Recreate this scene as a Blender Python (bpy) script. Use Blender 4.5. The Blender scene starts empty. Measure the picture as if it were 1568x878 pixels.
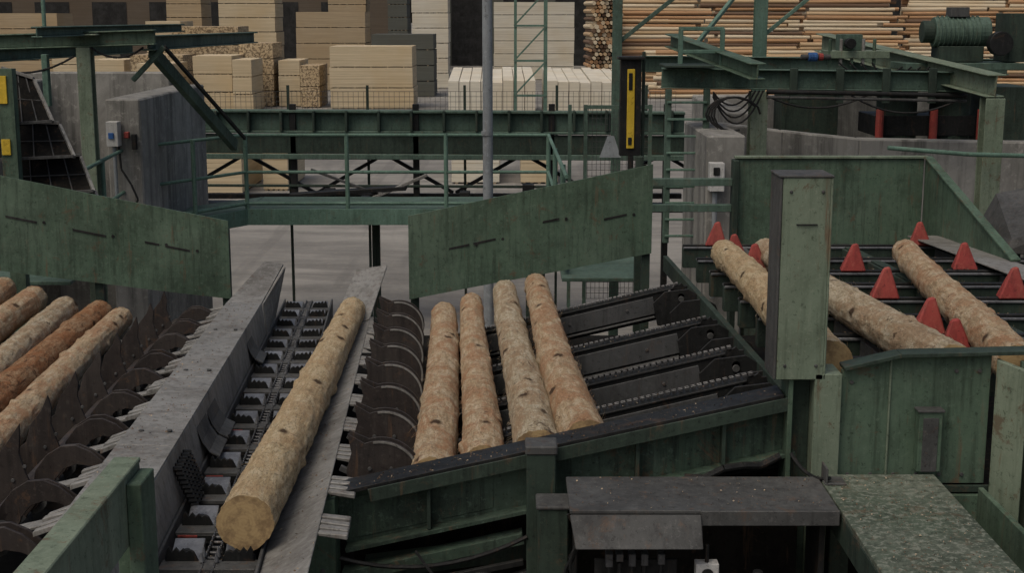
import bpy, math, random
from mathutils import Vector, Matrix, noise
random.seed(7)
R=random.uniform
sc=bpy.context.scene
# ------------------------------------------------------------ materials
def lin(c): return (c[0],c[1],c[2],1)
class N:
    def __init__(s,name):
        s.m=bpy.data.materials.new(name); s.m.use_nodes=True
        s.t=s.m.node_tree; s.b=s.t.nodes['Principled BSDF']; s.L=s.t.links.new
        s.tc=s.t.nodes.new('ShaderNodeTexCoord').outputs['Object']
        oi=s.t.nodes.new('ShaderNodeObjectInfo')
        mu=s.math('MULTIPLY',oi.outputs['Random'],37.0)
        a=s.t.nodes.new('ShaderNodeVectorMath');a.operation='ADD'
        s.L(s.tc,a.inputs[0]);s.L(mu,a.inputs[1]);s.co=a.outputs[0];s.rnd=oi.outputs['Random']
    def math(s,op,a,b=0.0):
        n=s.t.nodes.new('ShaderNodeMath');n.operation=op
        for i,x in enumerate((a,b)):
            if isinstance(x,(int,float)): n.inputs[i].default_value=x
            else: s.L(x,n.inputs[i])
        return n.outputs[0]
    def mapv(s,sx,sy,sz):
        n=s.t.nodes.new('ShaderNodeMapping');s.L(s.co,n.inputs[0]);n.inputs['Scale'].default_value=(sx,sy,sz);return n.outputs[0]
    def noise(s,scale,detail=5,rough=.6,vec=None,dist=0):
        n=s.t.nodes.new('ShaderNodeTexNoise');s.L(vec or s.co,n.inputs['Vector'])
        n.inputs['Scale'].default_value=scale;n.inputs['Detail'].default_value=detail;n.inputs['Roughness'].default_value=rough
        n.inputs['Distortion'].default_value=dist
        return n.outputs['Fac']
    def voro(s,scale,vec=None):
        n=s.t.nodes.new('ShaderNodeTexVoronoi');s.L(vec or s.co,n.inputs['Vector']);n.inputs['Scale'].default_value=scale
        return n.outputs['Distance']
    def ramp(s,fac,stops):
        n=s.t.nodes.new('ShaderNodeValToRGB');s.L(fac,n.inputs[0]);e=n.color_ramp.elements
        while len(e)<len(stops): e.new(.5)
        for i,(p,c) in enumerate(stops):
            e[i].position=p; e[i].color=lin(c) if not isinstance(c,(int,float)) else (c,c,c,1)
        return n.outputs[0]
    def mix(s,f,a,b,mode='MIX'):
        n=s.t.nodes.new('ShaderNodeMix');n.data_type='RGBA';n.blend_type=mode
        for i,x in ((0,f),(6,a),(7,b)):
            if isinstance(x,(int,float)): n.inputs[i].default_value=x
            elif isinstance(x,tuple): n.inputs[i].default_value=lin(x)
            else: s.L(x,n.inputs[i])
        return n.outputs[2]
    def out(s,col,rough=.7,metal=0,bump=None,bs=.3,bd=.01,spec=.3):
        s.L(col,s.b.inputs['Base Color']) if not isinstance(col,tuple) else setattr(s.b.inputs['Base Color'],'default_value',lin(col))
        if isinstance(rough,(int,float)): s.b.inputs['Roughness'].default_value=rough
        else: s.L(rough,s.b.inputs['Roughness'])
        s.b.inputs['Metallic'].default_value=metal
        s.b.inputs['Specular IOR Level'].default_value=spec
        if bump is not None:
            n=s.t.nodes.new('ShaderNodeBump');s.L(bump,n.inputs['Height']);n.inputs['Strength'].default_value=bs;n.inputs['Distance'].default_value=bd
            s.L(n.outputs[0],s.b.inputs['Normal'])
        return s.m
def paint(name,c,dark=None,light=None,rust=.35,grime=.65,sc_=1.0,rough=.6,metal=0,fl_t=.57,spec=.25,fla=.42):
    n=N(name)
    dark=dark or tuple(x*.36 for x in c); light=light or tuple(min(1,x*1.5+.03) for x in c)
    big=n.noise(1.9*sc_,7,.72,dist=.4)
    col=n.mix(n.ramp(big,[(.42,0),(.66,grime)]),c,dark)
    fade=n.noise(1.1*sc_,4,.6)
    col=n.mix(n.ramp(fade,[(.46,0),(.68,.42)]),col,light)
    st=n.noise(6*sc_,5,.7,vec=n.mapv(3,3,.22))
    col=n.mix(n.ramp(st,[(.50,0),(.68,.95*grime)]),col,dark)
    col=n.mix(n.ramp(st,[(.30,.4),(.42,0)]),col,light)
    fl=n.noise(26*sc_,5,.8)
    col=n.mix(n.ramp(fl,[(fl_t,0),(fl_t+.05,fla)]),col,light)
    col=n.mix(n.ramp(fl,[(.36,.65),(.42,0)]),col,tuple(x*.6 for x in dark))
    ru=n.noise(4.5*sc_,8,.84,dist=.6)
    col=n.mix(n.ramp(ru,[(.57,0),(.62,rust)]),col,(.10,.058,.034))
    rs_=n.noise(4.5*sc_,5,.7,vec=n.mapv(4,4,.35))
    col=n.mix(n.ramp(rs_,[(.60,0),(.70,rust)]),col,(.13,.075,.042))
    ro=n.ramp(big,[(.3,rough-.1),(.7,min(1,rough+.25))])
    return n.out(col,ro,metal,fl,.35,.005,spec)
GREEN=paint('green_paint',(.074,.118,.080),light=(.125,.170,.125),rust=.6,grime=.75)
GREEND=paint('green_paint_dark',(.028,.044,.033),rust=.4,light=(.05,.073,.055))
GREENM=paint('green_paint_oily',(.042,.070,.049),rust=.5,dark=(.014,.021,.016),grime=.85)
GREENL=paint('green_paint_light',(.150,.193,.138),rust=.7,dark=(.065,.083,.056),light=(.22,.255,.19))
GREENF=paint('green_paint_far',(.068,.110,.084),rust=.4,grime=.55)
RAIL=paint('green_rail',(.092,.160,.122),rust=.2,grime=.4)
TABLE=paint('green_table_dusty',(.075,.097,.070),light=(.20,.215,.175),rust=.45,sc_=1.0,fl_t=.52,fla=.7)
STEEL=paint('worn_steel',(.225,.222,.205),dark=(.09,.085,.075),light=(.31,.305,.285),rust=.45,rough=.5,metal=.15,grime=.75)
STEELD=paint('dirty_steel',(.060,.062,.060),dark=(.025,.025,.025),light=(.12,.12,.115),rust=.4)
SKID=paint('grey_skid_steel',(.062,.066,.066),dark=(.03,.03,.03),light=(.10,.10,.10),rust=.2)
BLACK=paint('greasy_black',(.012,.013,.013),light=(.035,.035,.033),rust=.25,rough=.5,spec=.2)
NEARBLACK=paint('near_black_fill',(.009,.009,.008),light=(.022,.02,.016),rust=.3,rough=.9,spec=.1)  # near-black standing in for shade under the machine; also the screen panels
CHAIN=paint('chain_steel',(.07,.072,.075),dark=(.02,.02,.02),light=(.2,.2,.2),rust=.3,rough=.35,metal=.4)
PAD=paint('polished_pad',(.16,.17,.18),dark=(.05,.05,.055),light=(.32,.32,.32),rust=.15,rough=.3,metal=.3,spec=.6)
RUSTB=paint('brown_rusty_steel',(.036,.029,.026),dark=(.015,.013,.012),light=(.078,.068,.06),rust=.5,rough=.5)
RED=paint('red_paint',(.28,.045,.038),dark=(.11,.022,.02),light=(.34,.11,.08),rust=.35,grime=.6)
YEL=paint('yellow_paint',(.52,.36,.03),rust=.15,grime=.25)
GREYP=paint('grey_pole',(.22,.24,.25),rust=.15,grime=.3,sc_=.6)
WHITEP=paint('white_box',(.42,.42,.40),rust=.15,grime=.3)
BLUE=paint('blue_fitting',(.03,.10,.28),rust=.1)
def concrete(name,c):
    n=N(name); a=n.noise(.6,7,.72,dist=.5)
    col=n.mix(n.ramp(a,[(.40,0),(.60,.85)]),c,tuple(x*.5 for x in c))
    b=n.noise(1.8,6,.7,vec=n.mapv(2.5,2.5,.16)); col=n.mix(n.ramp(b,[(.47,0),(.64,.85)]),col,tuple(x*.33 for x in c))
    d=n.noise(9,5,.75); col=n.mix(n.ramp(d,[(.55,0),(.66,.45)]),col,tuple(min(1,x*1.4) for x in c))
    return n.out(col,.9,0,d,.4,.012)
CONC=concrete('concrete',(.285,.28,.255))
CONCD=concrete('concrete_dark',(.15,.15,.135))
n=N('yard_ground')
a=n.noise(.12,7,.7,dist=.6);col=n.mix(n.ramp(a,[(.38,0),(.62,1)]),(.27,.258,.23),(.17,.163,.148))
b=n.noise(.5,6,.7,vec=n.mapv(.3,1.5,1),dist=.6); col=n.mix(n.ramp(b,[(.46,0),(.62,.7)]),col,(.115,.11,.10))
b=n.noise(.35,3,.5,vec=n.mapv(3,.12,1),dist=1.2); col=n.mix(n.ramp(b,[(.55,0),(.62,.4)]),col,(.12,.115,.105))
d=n.noise(6,6,.75); col=n.mix(n.ramp(d,[(.55,0),(.66,.45)]),col,(.32,.28,.22))
GROUND=n.out(col,.9,0,d,.3,.01)
def logmat(name,base,light,orange,bark,barkthr,oamt=.7):
    n=N(name)
    f=n.noise(6,6,.7,vec=n.mapv(5,.7,5),dist=.4)
    col=n.ramp(f,[(.32,tuple(x*.68 for x in base)),(.45,base),(.60,light)])
    o=n.noise(2.6,7,.8,vec=n.mapv(2.0,1.2,2.0),dist=.8)
    col=n.mix(n.ramp(o,[(.46,0),(.56,oamt)]),col,orange)
    blot=n.noise(11,6,.8,vec=n.mapv(2,1.4,2),dist=1.0)
    col=n.mix(n.ramp(blot,[(.54,0),(.61,.6)]),col,tuple(x*.42 for x in base))
    col=n.mix(n.ramp(blot,[(.37,.6),(.44,0)]),col,tuple(min(1,x*1.1) for x in light))
    fi=n.noise(34,4,.8,vec=n.mapv(3,.7,3))
    col=n.mix(n.ramp(fi,[(.54,0),(.64,.65)]),col,tuple(x*.3 for x in base))
    bk=n.noise(4.0,8,.84,vec=n.mapv(1.6,.8,1.6),dist=1.4)
    col=n.mix(n.ramp(bk,[(barkthr,0),(barkthr+.025,.9)]),col,bark)
    v=n.voro(2.6,vec=n.mapv(1.6,1.1,1.6)); kd=n.math('ADD',v,n.math('MULTIPLY',n.noise(14,3),.07))
    col=n.mix(n.ramp(kd,[(.14,.95),(.175,.45),(.23,0)]),col,(.065,.036,.02))
    hgt=n.math('ADD',n.math('MULTIPLY',blot,1.0),n.math('MULTIPLY',fi,.8))
    return n.out(col,.85,0,hgt,1.0,.025,.15)
LOG_A=logmat('peeled_pine',(.53,.405,.235),(.66,.55,.36),(.48,.31,.165),(.13,.075,.04),.66,.55)
LOG_B=logmat('pine_orange_bark',(.50,.37,.225),(.63,.52,.36),(.43,.225,.115),(.13,.07,.04),.615,.8)
LOG_C=logmat('pine_grey_bark',(.47,.385,.255),(.64,.57,.42),(.38,.235,.13),(.11,.07,.045),.585,.65)
LOG_D=logmat('pine_brown_bark',(.33,.18,.09),(.46,.31,.18),(.33,.135,.055),(.08,.042,.025),.56,.75)
n=N('log_end_grain')
w=n.t.nodes.new('ShaderNodeTexWave');w.wave_type='RINGS';w.rings_direction='Y';n.L(n.tc,w.inputs[0]);w.inputs['Scale'].default_value=18;w.inputs['Distortion'].default_value=3;w.inputs['Detail'].default_value=3
col=n.mix(n.ramp(w.outputs['Fac'],[(.2,0),(.9,.2)]),(.37,.265,.13),(.24,.15,.07))
col=n.mix(n.ramp(n.noise(12,6,.7),[(.44,0),(.60,.75)]),col,(.15,.095,.05))
LOGEND=n.out(col,.85,0,n.noise(40),.4,.004)
def lumber(name,c,vert=False):
    n=N(name)
    a=n.noise(1.0,4,.7,vec=n.mapv(.25,.25,9)); col=n.mix(n.ramp(a,[(.35,0),(.7,.8)]),c,tuple(x*.66 for x in c))
    b=n.noise(.35,3,.6); col=n.mix(n.ramp(b,[(.4,0),(.65,.5)]),col,(c[0]*.82,c[1]*.74,c[2]*.62))
    if vert:
        v=n.noise(2.2,3,.8,vec=n.mapv(3,3,3)); col=n.mix(n.ramp(v,[(.47,0),(.56,.85)]),col,(.09,.06,.035))
    return n.out(col,.85)
LUM=lumber('sawn_lumber',(.58,.485,.325)); LUM2=lumber('sawn_lumber_pale',(.66,.62,.51)); LUM3=lumber('sawn_lumber_ends',(.58,.46,.29),True); LUM4=lumber('sawn_lumber_tan',(.42,.33,.21))
LUMG=lumber('grey_wrapped_lumber',(.10,.105,.09))
SHED=lumber('brown_shed_cladding',(.11,.088,.065)); DARK=paint('dark_opening',(.016,.016,.015),rust=0)
PLOG=lumber('pile_log_bark',(.52,.38,.23)); PLOG2=lumber('pile_log_bark_orange',(.43,.26,.14)); PLOG3=lumber('pile_log_pale',(.62,.53,.38)); PLOG4=lumber('pile_log_dark',(.16,.105,.07))
CHIP=lumber('bark_chip',(.14,.095,.06)); CHIPL=lumber('wood_chip',(.42,.34,.24))
# ------------------------------------------------------------ mesh builder
class B:
    def __init__(s,name): s.n=name;s.v=[];s.f=[];s.mi=[];s.ms=[]
    def mat(s,m):
        if m not in s.ms: s.ms.append(m)
        return s.ms.index(m)
    def add(s,vs,fs,m):
        o=len(s.v);s.v+= [tuple(p) for p in vs];k=s.mat(m)
        for f in fs: s.f.append(tuple(i+o for i in f));s.mi.append(k)
    def hexa(s,p,m): # 4 bottom ccw,4 top ccw
        s.add(p,[(3,2,1,0),(4,5,6,7),(0,1,5,4),(1,2,6,5),(2,3,7,6),(3,0,4,7)],m)
    def box(s,x0,x1,y0,y1,z0,z1,m): s.hexa([(x0,y0,z0),(x1,y0,z0),(x1,y1,z0),(x0,y1,z0),(x0,y0,z1),(x1,y0,z1),(x1,y1,z1),(x0,y1,z1)],m)
    def extr(s,pts,vec,m):
        k=len(pts);v=Vector(vec);top=[Vector(p)+v for p in pts]
        s.add(list(pts)+[tuple(p) for p in top],[tuple(range(k-1,-1,-1)),tuple(range(k,2*k))]+[(i,(i+1)%k,k+(i+1)%k,k+i) for i in range(k)],m)
    def beam(s,p0,p1,w,h,m,up=(0,0,1),off=(0,0)):
        p0=Vector(p0);p1=Vector(p1);d=(p1-p0).normalized();u=Vector(up)
        sd=d.cross(u)
        if sd.length<1e-4: sd=d.cross(Vector((0,1,0)))
        sd.normalize();u=sd.cross(d).normalized()
        a=sd*w/2;b=u*h/2;o=sd*off[0]+u*off[1]
        q=[]
        for p in (p0,p1):
            q+=[p+o-a-b,p+o+a-b,p+o+a+b,p+o-a+b]
        s.add(q,[(0,3,2,1),(4,5,6,7),(0,1,5,4),(1,2,6,5),(2,3,7,6),(3,0,4,7)],m)
    def ibeam(s,p0,p1,w,h,m,t=.018,up=(0,0,1),mf=None):
        s.beam(p0,p1,w,t,mf or m,up,(0,h/2-t/2));s.beam(p0,p1,w,t,m,up,(0,-h/2+t/2));s.beam(p0,p1,t,h-2*t,m,up)
    def tube(s,p0,p1,r,m,k=12,r1=None):
        p0=Vector(p0);p1=Vector(p1);r1=r if r1 is None else r1
        d=(p1-p0).normalized();sd=d.cross(Vector((0,0,1)))
        if sd.length<1e-3: sd=Vector((1,0,0))
        sd.normalize();u=sd.cross(d)
        q=[p0+(sd*math.cos(a)+u*math.sin(a))*r for a in [2*math.pi*i/k for i in range(k)]]+[p1+(sd*math.cos(a)+u*math.sin(a))*r1 for a in [2*math.pi*i/k for i in range(k)]]
        s.add(q,[tuple(range(k-1,-1,-1)),tuple(range(k,2*k))]+[(i,(i+1)%k,k+(i+1)%k,k+i) for i in range(k)],m)
    def path(s,pts,r,m,k=8):
        for a,b in zip(pts[:-1],pts[1:]): s.tube(a,b,r,m,k)
    def hose(s,p0,p1,sag,r,m,n=10,k=6):
        p0=Vector(p0);p1=Vector(p1);pts=[p0.lerp(p1,i/n)-Vector((0,0,sag*4*(i/n)*(1-i/n))) for i in range(n+1)];s.path(pts,r,m,k)
    def bolts(s,pts,m,r=.012,y=-.008):
        for p in pts: s.tube((p[0],p[1]+y,p[2]),p,r,m,6)
    def done(s,bevel=.004,smooth=False):
        me=bpy.data.meshes.new(s.n);me.from_pydata(s.v,[],s.f)
        for m in s.ms: me.materials.append(m)
        me.polygons.foreach_set('material_index',s.mi)
        if smooth: me.polygons.foreach_set('use_smooth',[True]*len(s.f))
        import bmesh
        bm=bmesh.new();bm.from_mesh(me);bmesh.ops.recalc_face_normals(bm,faces=bm.faces);bm.to_mesh(me);bm.free()
        me.update();ob=bpy.data.objects.new(s.n,me);sc.collection.objects.link(ob)
        if bevel:
            md=ob.modifiers.new('bevel','BEVEL');md.width=bevel;md.segments=1;md.limit_method='ANGLE';md.angle_limit=math.radians(40);md.harden_normals=False
        return ob
# ------------------------------------------------------------ machine datum surfaces
def chainZ(y): return 3.77-.05*y
def bandZ(y): return 4.07-.05*y
def rbZ(y): return 3.90-.05*y
def deckZ(x,y): return 3.955+.24*x-.05*y
def rdeckZ(y): return 4.385-.05*y
def ldeckZ(x,y): return 3.124-.18*x-.05*y
def convX(y): return -1.44-.085*(y-6.3)
# ------------------------------------------------------------ logs
def pine_log(p0,p1,r0,r1,mat,seed,bend=.02,frays=0,knots=1.0):
    p0=Vector(p0);p1=Vector(p1);L=(p1-p0).length;K=52;M=int(L/.035)
    rr=random.Random(seed);ph=rr.uniform(0,6);vs=[];fs=[];mi=[]
    whorl=[];y=rr.uniform(.1,.5)
    while y<L-.1:
        nk=rr.choice([2,3,4]);
        for q in range(nk): whorl.append((y+rr.uniform(-.04,.04),rr.uniform(0,6.28),knots*rr.uniform(.006,.018),rr.uniform(.025,.045)))
        y+=rr.uniform(.3,.6)
    for j in range(M+1):
        t=j/M;yy=t*L;r=r0+(r1-r0)*t
        cx=bend*math.sin(t*math.pi*1.1+ph);cz=.4*bend*math.sin(t*math.pi*1.7+ph)
        near=[w for w in whorl if abs(w[0]-yy)<.13]
        for i in range(K):
            a=2*math.pi*i/K
            q=Vector((math.cos(a)*2,yy*1.3,math.sin(a)*2+seed*7))
            d=r*(1+.05*noise.noise(q)+.045*noise.noise(q*3.1)+.045*noise.noise(q*8)+.035*noise.noise(q*17))
            for (wy,wa,wh,ws) in near:
                da=(a-wa+math.pi)%(2*math.pi)-math.pi
                e=((yy-wy)/ws)**2+(da*r/ws)**2
                if e<6: d+=wh*math.exp(-e)
            vs.append((cx+d*math.cos(a),yy,cz+d*math.sin(a)))
    for j in range(M):
        for i in range(K):
            a=j*K+i;b=j*K+(i+1)%K;fs.append((a,a+K,b+K,b));mi.append(0)
    for j,flip in ((0,1),(M,0)):
        c=len(vs);ring=[vs[j*K+i] for i in range(K)];cen=[sum(x[k] for x in ring)/K for k in range(3)];vs.append(tuple(cen))
        for i in range(K):
            f=(j*K+i,j*K+(i+1)%K,c);fs.append(f if flip else f[::-1]);mi.append(1)
    for q in range(frays):
        yy=rr.uniform(0,L*.98);a=rr.uniform(-.6,3.7);r=(r0+(r1-r0)*yy/L)
        l=rr.uniform(.03,.11);w=rr.uniform(.001,.004)
        t=yy/L;cx=bend*math.sin(t*math.pi*1.1+ph);cz=.4*bend*math.sin(t*math.pi*1.7+ph)
        b=Vector((cx+math.cos(a)*r*.98,yy,cz+math.sin(a)*r*.98));nrm=Vector((math.cos(a),0,math.sin(a)))
        tan=Vector((-math.sin(a),rr.uniform(-1.5,1.5),math.cos(a))).normalized()
        e=b+tan*l+nrm*rr.uniform(0,.035);m=(b+e)/2+nrm*.012;sw=Vector((0,w,0))
        c=len(vs);vs+=[tuple(b-sw),tuple(b+sw),tuple(m+sw),tuple(m-sw),tuple(e)]
        fs+=[(c,c+1,c+2,c+3),(c+3,c+2,c+4)];mi+=[0,0]
    me=bpy.data.meshes.new('pine_log');me.from_pydata(vs,[],fs);me.materials.append(mat);me.materials.append(LOGEND)
    me.polygons.foreach_set('material_index',mi);me.polygons.foreach_set('use_smooth',[m==0 for m in mi])
    ob=bpy.data.objects.new('pine_log',me);sc.collection.objects.link(ob)
    ob.location=p0;ob.rotation_mode='QUATERNION';ob.rotation_quaternion=(p1-p0).to_track_quat('Y','Z')
    return ob
pine_log((-1.29,6.4,3.59),(-1.45,12.6,3.33),.138,.118,LOG_A,1,.012,25)
def onD(x,y,r): return (x,y,deckZ(x,y)+r)
pine_log(onD(-.42,7.27,.03),onD(-.63,12.6,.12),.125,.115,LOG_B,2,.02,160)
pine_log(onD(-.17,7.27,.03),onD(-.36,12.8,.115),.12,.10,LOG_B,3,.02,120)
pine_log(onD(.11,7.27,.03),onD(-.04,13.0,.12),.132,.110,LOG_C,4,.03,220)
pine_log(onD(.42,7.27,.03),onD(.20,13.1,.12),.135,.104,LOG_B,5,.03,380)
pine_log((1.73,7.35,rdeckZ(7.35)+.13),(1.88,12.4,rdeckZ(12.4)+.13),.13,.12,LOG_A,6,.02,160)
pine_log((2.32,7.2,rdeckZ(7.2)+.12),(2.32,12.6,rdeckZ(12.6)+.12),.13,.112,LOG_C,7,.02,260)
pine_log((2.66,7.2,rdeckZ(7.2)+.13),(3.54,12.4,rdeckZ(12.4)+.13),.12,.115,LOG_B,8,.02,120)
def onL(x,y,r): return (x,y,ldeckZ(x,y)+r)
pine_log(onL(-3.08,7.3,.12),onL(-3.56,12.5,.12),.12,.105,LOG_B,9,.02,80)
pine_log(onL(-3.32,7.3,.12),onL(-3.79,12.6,.12),.125,.115,LOG_D,10,.02,140)
pine_log(onL(-3.45,7.3,.13),onL(-4.06,12.5,.12),.125,.115,LOG_C,11,.02,40)
pine_log(onL(-3.78,7.3,.13),onL(-4.41,12.7,.12),.13,.12,LOG_B,12,.02,40)
pine_log(onL(-4.1,7.3,.13),onL(-4.74,12.9,.12),.13,.12,LOG_B,13,.02,40)
# ------------------------------------------------------------ centre chain conveyor
b=B('log_chain_conveyor')
y0,y1=5.6,14.4
def C(x,y,z): return (convX(y)+x,y,chainZ(y)+z)
b.hexa([C(-.25,y0,-.30),C(.25,y0,-.30),C(.25,y1,-.30),C(-.25,y1,-.30),C(-.25,y0,-.12),C(.25,y0,-.12),C(.25,y1,-.12),C(-.25,y1,-.12)],BLACK)
for sx in (-.245,.245): b.beam(C(sx,y0,-.06),C(sx,y1,-.06),.015,.14,STEELD)
for sx in (-.15,.15): b.beam(C(sx,y0,-.10),C(sx,y1,-.10),.02,.04,STEELD)
y=5.75;i=0
while y<14.2:
    b.beam(C(-.23,y-.02,-.055),C(.23,y-.02,-.055),.12,.06,STEELD)
    b.beam(C(-.23,y-.085,-.055),C(.23,y-.085,-.055),.008,.03,BLACK)
    if i%2==0: b.beam(C(-.22,y-.092,-.045),C(-.12,y-.092,-.045),.006,.014,RED)
    for sgn in (-1,1):
        pts=[C(sgn*.215,y+.02,-.035),C(sgn*.205,y+.02,.03)]
        for k in range(4):
            x=.195-.034*k; pts+= [C(sgn*x,y+.02,.05-.006*k),C(sgn*(x-.017),y+.02,.022)]
        pts+=[C(sgn*.05,y+.02,-.035)]
        b.extr(pts,(0,.02,0),BLACK)
        xa,xb=sorted((sgn*.205,sgn*.055))
        b.hexa([C(xa,y+.06,-.12),C(xb,y+.06,-.12),C(xb,y+.30,-.12),C(xa,y+.30,-.12),C(xa,y+.06,-.07),C(xb,y+.06,-.07),C(xb,y+.30,.0),C(xa,y+.30,.0)],PAD)
        b.tube(C(sgn*.13,y+.18,-.04),C(sgn*.13,y+.18,-.015),.015,BLACK,8)
    for k in range(7):
        yy=y+k*.08
        b.beam(C(-.028,yy,-.04),C(-.028,yy+.055,-.04),.010,.04,CHAIN);b.beam(C(.028,yy,-.04),C(.028,yy+.055,-.04),.010,.04,CHAIN)
        b.tube(C(-.04,yy+.027,-.04),C(.04,yy+.027,-.04),.010,CHAIN,8)
        if k in (0,1):
            for sx in (-.035,.035): b.tube(C(sx,yy,-.02),C(sx,yy,.03),.014,PAD,6,.004)
    y+=.55;i+=1
b.done(.003)
# ------------------------------------------------------------ trough guide plates
def bl(y): return -2.12-.083*(y-7.04)
def br(y): return -.97-.06*(y-7.13)
b=B('trough_guide_plate')
ya,yb=5.5,12.35
def seg(y0,y1):
    b.hexa([(bl(y0),y0,bandZ(y0)-.02),(bl(y0)+.31,y0,bandZ(y0)-.02),(bl(y1)+.31,y1,bandZ(y1)-.02),(bl(y1),y1,bandZ(y1)-.02),
        (bl(y0),y0,bandZ(y0)),(bl(y0)+.31,y0,bandZ(y0)-.01),(bl(y1)+.31,y1,bandZ(y1)-.01),(bl(y1),y1,bandZ(y1))],STEEL)
    b.hexa([C(-.27,y0,-.03),C(-.255,y0,-.03),C(-.255,y1,-.03),C(-.27,y1,-.03),(bl(y0)+.297,y0,bandZ(y0)-.022),(bl(y0)+.312,y0,bandZ(y0)-.022),(bl(y1)+.312,y1,bandZ(y1)-.022),(bl(y1)+.297,y1,bandZ(y1)-.022)],STEEL)
ys=[5.5,7.3,9.1,10.8,12.35]
for a,c in zip(ys[:-1],ys[1:]): seg(a+.004,c-.004)
for y in (6.0,7.6,9.3,10.9): b.tube((bl(y)+.24,y,bandZ(y)-.005),(bl(y)+.24,y,bandZ(y)+.006),.016,STEELD,8);b.tube((bl(y)+.08,y,bandZ(y)-.005),(bl(y)+.08,y,bandZ(y)+.006),.016,STEELD,8)
y=5.9
while y<12.2:
    for k in range(4):
        yy=y+k*.085;dr=R(-.012,.006)
        b.hexa([(bl(yy)-.10,yy,bandZ(yy)-.055+dr),(bl(yy)-.001,yy,bandZ(yy)-.025),(bl(yy)-.001,yy+.045,bandZ(yy)-.025),(bl(yy)-.10,yy+.045,bandZ(yy)-.055+dr),
                (bl(yy)-.10,yy,bandZ(yy)-.03+dr),(bl(yy)-.001,yy,bandZ(yy)-.003),(bl(yy)-.001,yy+.045,bandZ(yy)-.003),(bl(yy)-.10,yy+.045,bandZ(yy)-.03+dr)],STEEL)
    y+=.72
b.hexa([(bl(yb),yb+.01,bandZ(yb)-.02),(bl(yb)+.31,yb+.01,bandZ(yb)-.03),(-2.2,13.3,3.61),(-2.38,13.3,3.64),
        (bl(yb),yb+.01,bandZ(yb)-.003),(bl(yb)+.31,yb+.01,bandZ(yb)-.013),(-2.2,13.3,3.63),(-2.38,13.3,3.66)],STEEL)
b.extr([(bl(yb)+.315,yb+.01,bandZ(yb)-.02),C(-.26,yb+.01,-.03),C(-.25,13.0,.0),(-2.19,13.3,3.60)],(.012,0,0),STEEL)
for yy in (10.9,8.5,8.05):
    pr=[(-.31,.27),(-.29,.20),(-.26,.12),(-.22,.06),(-.16,.03)]
    for (xa,za),(xb,zb) in zip(pr[:-1],pr[1:]):
        b.hexa([C(xa,yy,za-.012),C(xb,yy,zb-.012),C(xb,yy+.40,zb-.012),C(xa,yy+.40,za-.012),C(xa,yy,za),C(xb,yy,zb),C(xb,yy+.40,zb),C(xa,yy+.40,za)],STEELD)
b.done(.004)
b=B('chain_curtain')
for k in range(6):
    for q in range(9): b.tube(C(-.29+.010*q,7.15+k*.07,.20-.025*q),C(-.25+.010*q,7.17+k*.07,.195-.025*q),.016,BLACK,6)
b.done(0)
b=B('trough_guide_plate')
for y0_,y1_ in zip(ys[:-1],ys[1:]):
    y0_+=.004;y1_-=.004
    b.hexa([C(.255,y0_,-.035),(br(y0_),y0_,rbZ(y0_)-.015),(br(y1_),y1_,rbZ(y1_)-.015),C(.255,y1_,-.035),
        C(.255,y0_,-.02),(br(y0_),y0_,rbZ(y0_)),(br(y1_),y1_,rbZ(y1_)),C(.255,y1_,-.02)],STEEL)
y=6.3
while y<12.2:
    for k in range(4):
        yy=y+k*.085;dr=R(-.012,.004)
        b.hexa([(br(yy)+.001,yy,rbZ(yy)-.02),(br(yy)+.14,yy,rbZ(yy)-.04+dr),(br(yy)+.14,yy+.045,rbZ(yy)-.04+dr),(br(yy)+.001,yy+.045,rbZ(yy)-.02),
                (br(yy)+.001,yy,rbZ(yy)-.002),(br(yy)+.14,yy,rbZ(yy)-.015+dr),(br(yy)+.14,yy+.045,rbZ(yy)-.015+dr),(br(yy)+.001,yy+.045,rbZ(yy)-.002)],STEEL)
    y+=.68
b.hexa([C(.30,yb+.01,-.01),(br(yb),yb+.01,rbZ(yb)-.003),(-1.2,13.3,3.60),(-1.5,13.3,3.56),
        C(.30,yb+.01,.01),(br(yb),yb+.01,rbZ(yb)+.015),(-1.2,13.3,3.62),(-1.5,13.3,3.58)],STEEL)
b.done(.004)
# ------------------------------------------------------------ kicker rotors
def arc(cx,cz,r,a0,a1,k=12): return [(cx+r*math.cos(math.radians(a0+(a1-a0)*i/k)),cz+r*math.sin(math.radians(a0+(a1-a0)*i/k))) for i in range(k+1)]
b=B('log_kicker_rotor')
b.tube((br(7.3)+.28,7.3,rbZ(7.3)-.18),(br(13.2)+.28,13.2,rbZ(13.2)-.18),.06,RUSTB)
y=7.45
while y<13.0:
    cx=br(y)+.27;cz=rbZ(y)-.06
    for dy,rot in ((0,0),(.07,-5)):
        pr=arc(-.01,-.02,.23,112+rot,-35+rot,18)+[(.12,-.20),(-.10,-.2),(-.19,-.08),(-.20,.04),(-.17,.14),(-.19,.25)]
        b.extr([(cx+px,y+dy,cz+pz) for px,pz in pr],(0,.014,0),RUSTB)
    b.extr([(cx+px,y-.004,cz+pz) for px,pz in arc(-.01,-.02,.229,100,-20,14)+arc(-.01,-.02,.215,-20,100,14)],(0,.003,0),STEEL)  # pale rim strip: edge lighting put into the fin's colour
    b.tube((cx-.02,y-.02,cz-.12),(cx-.02,y+.12,cz-.12),.08,RUSTB,14)
    b.bolts([(cx+.05,y,cz+.05),(cx-.07,y,cz+.05),(cx+.1,y,cz-.05)],STEELD,.012,-.01)
    b.beam((cx-.24,y+.05,cz+.04),(cx-.05,y+.05,cz-.06),.03,.03,STEELD)
    b.box(cx-.12,cx+.1,y-.10,y-.09,cz-.18,cz-.02,STEELD)
    y+=.72
b.done(.002)
b=B('log_kicker_rotor')
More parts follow.
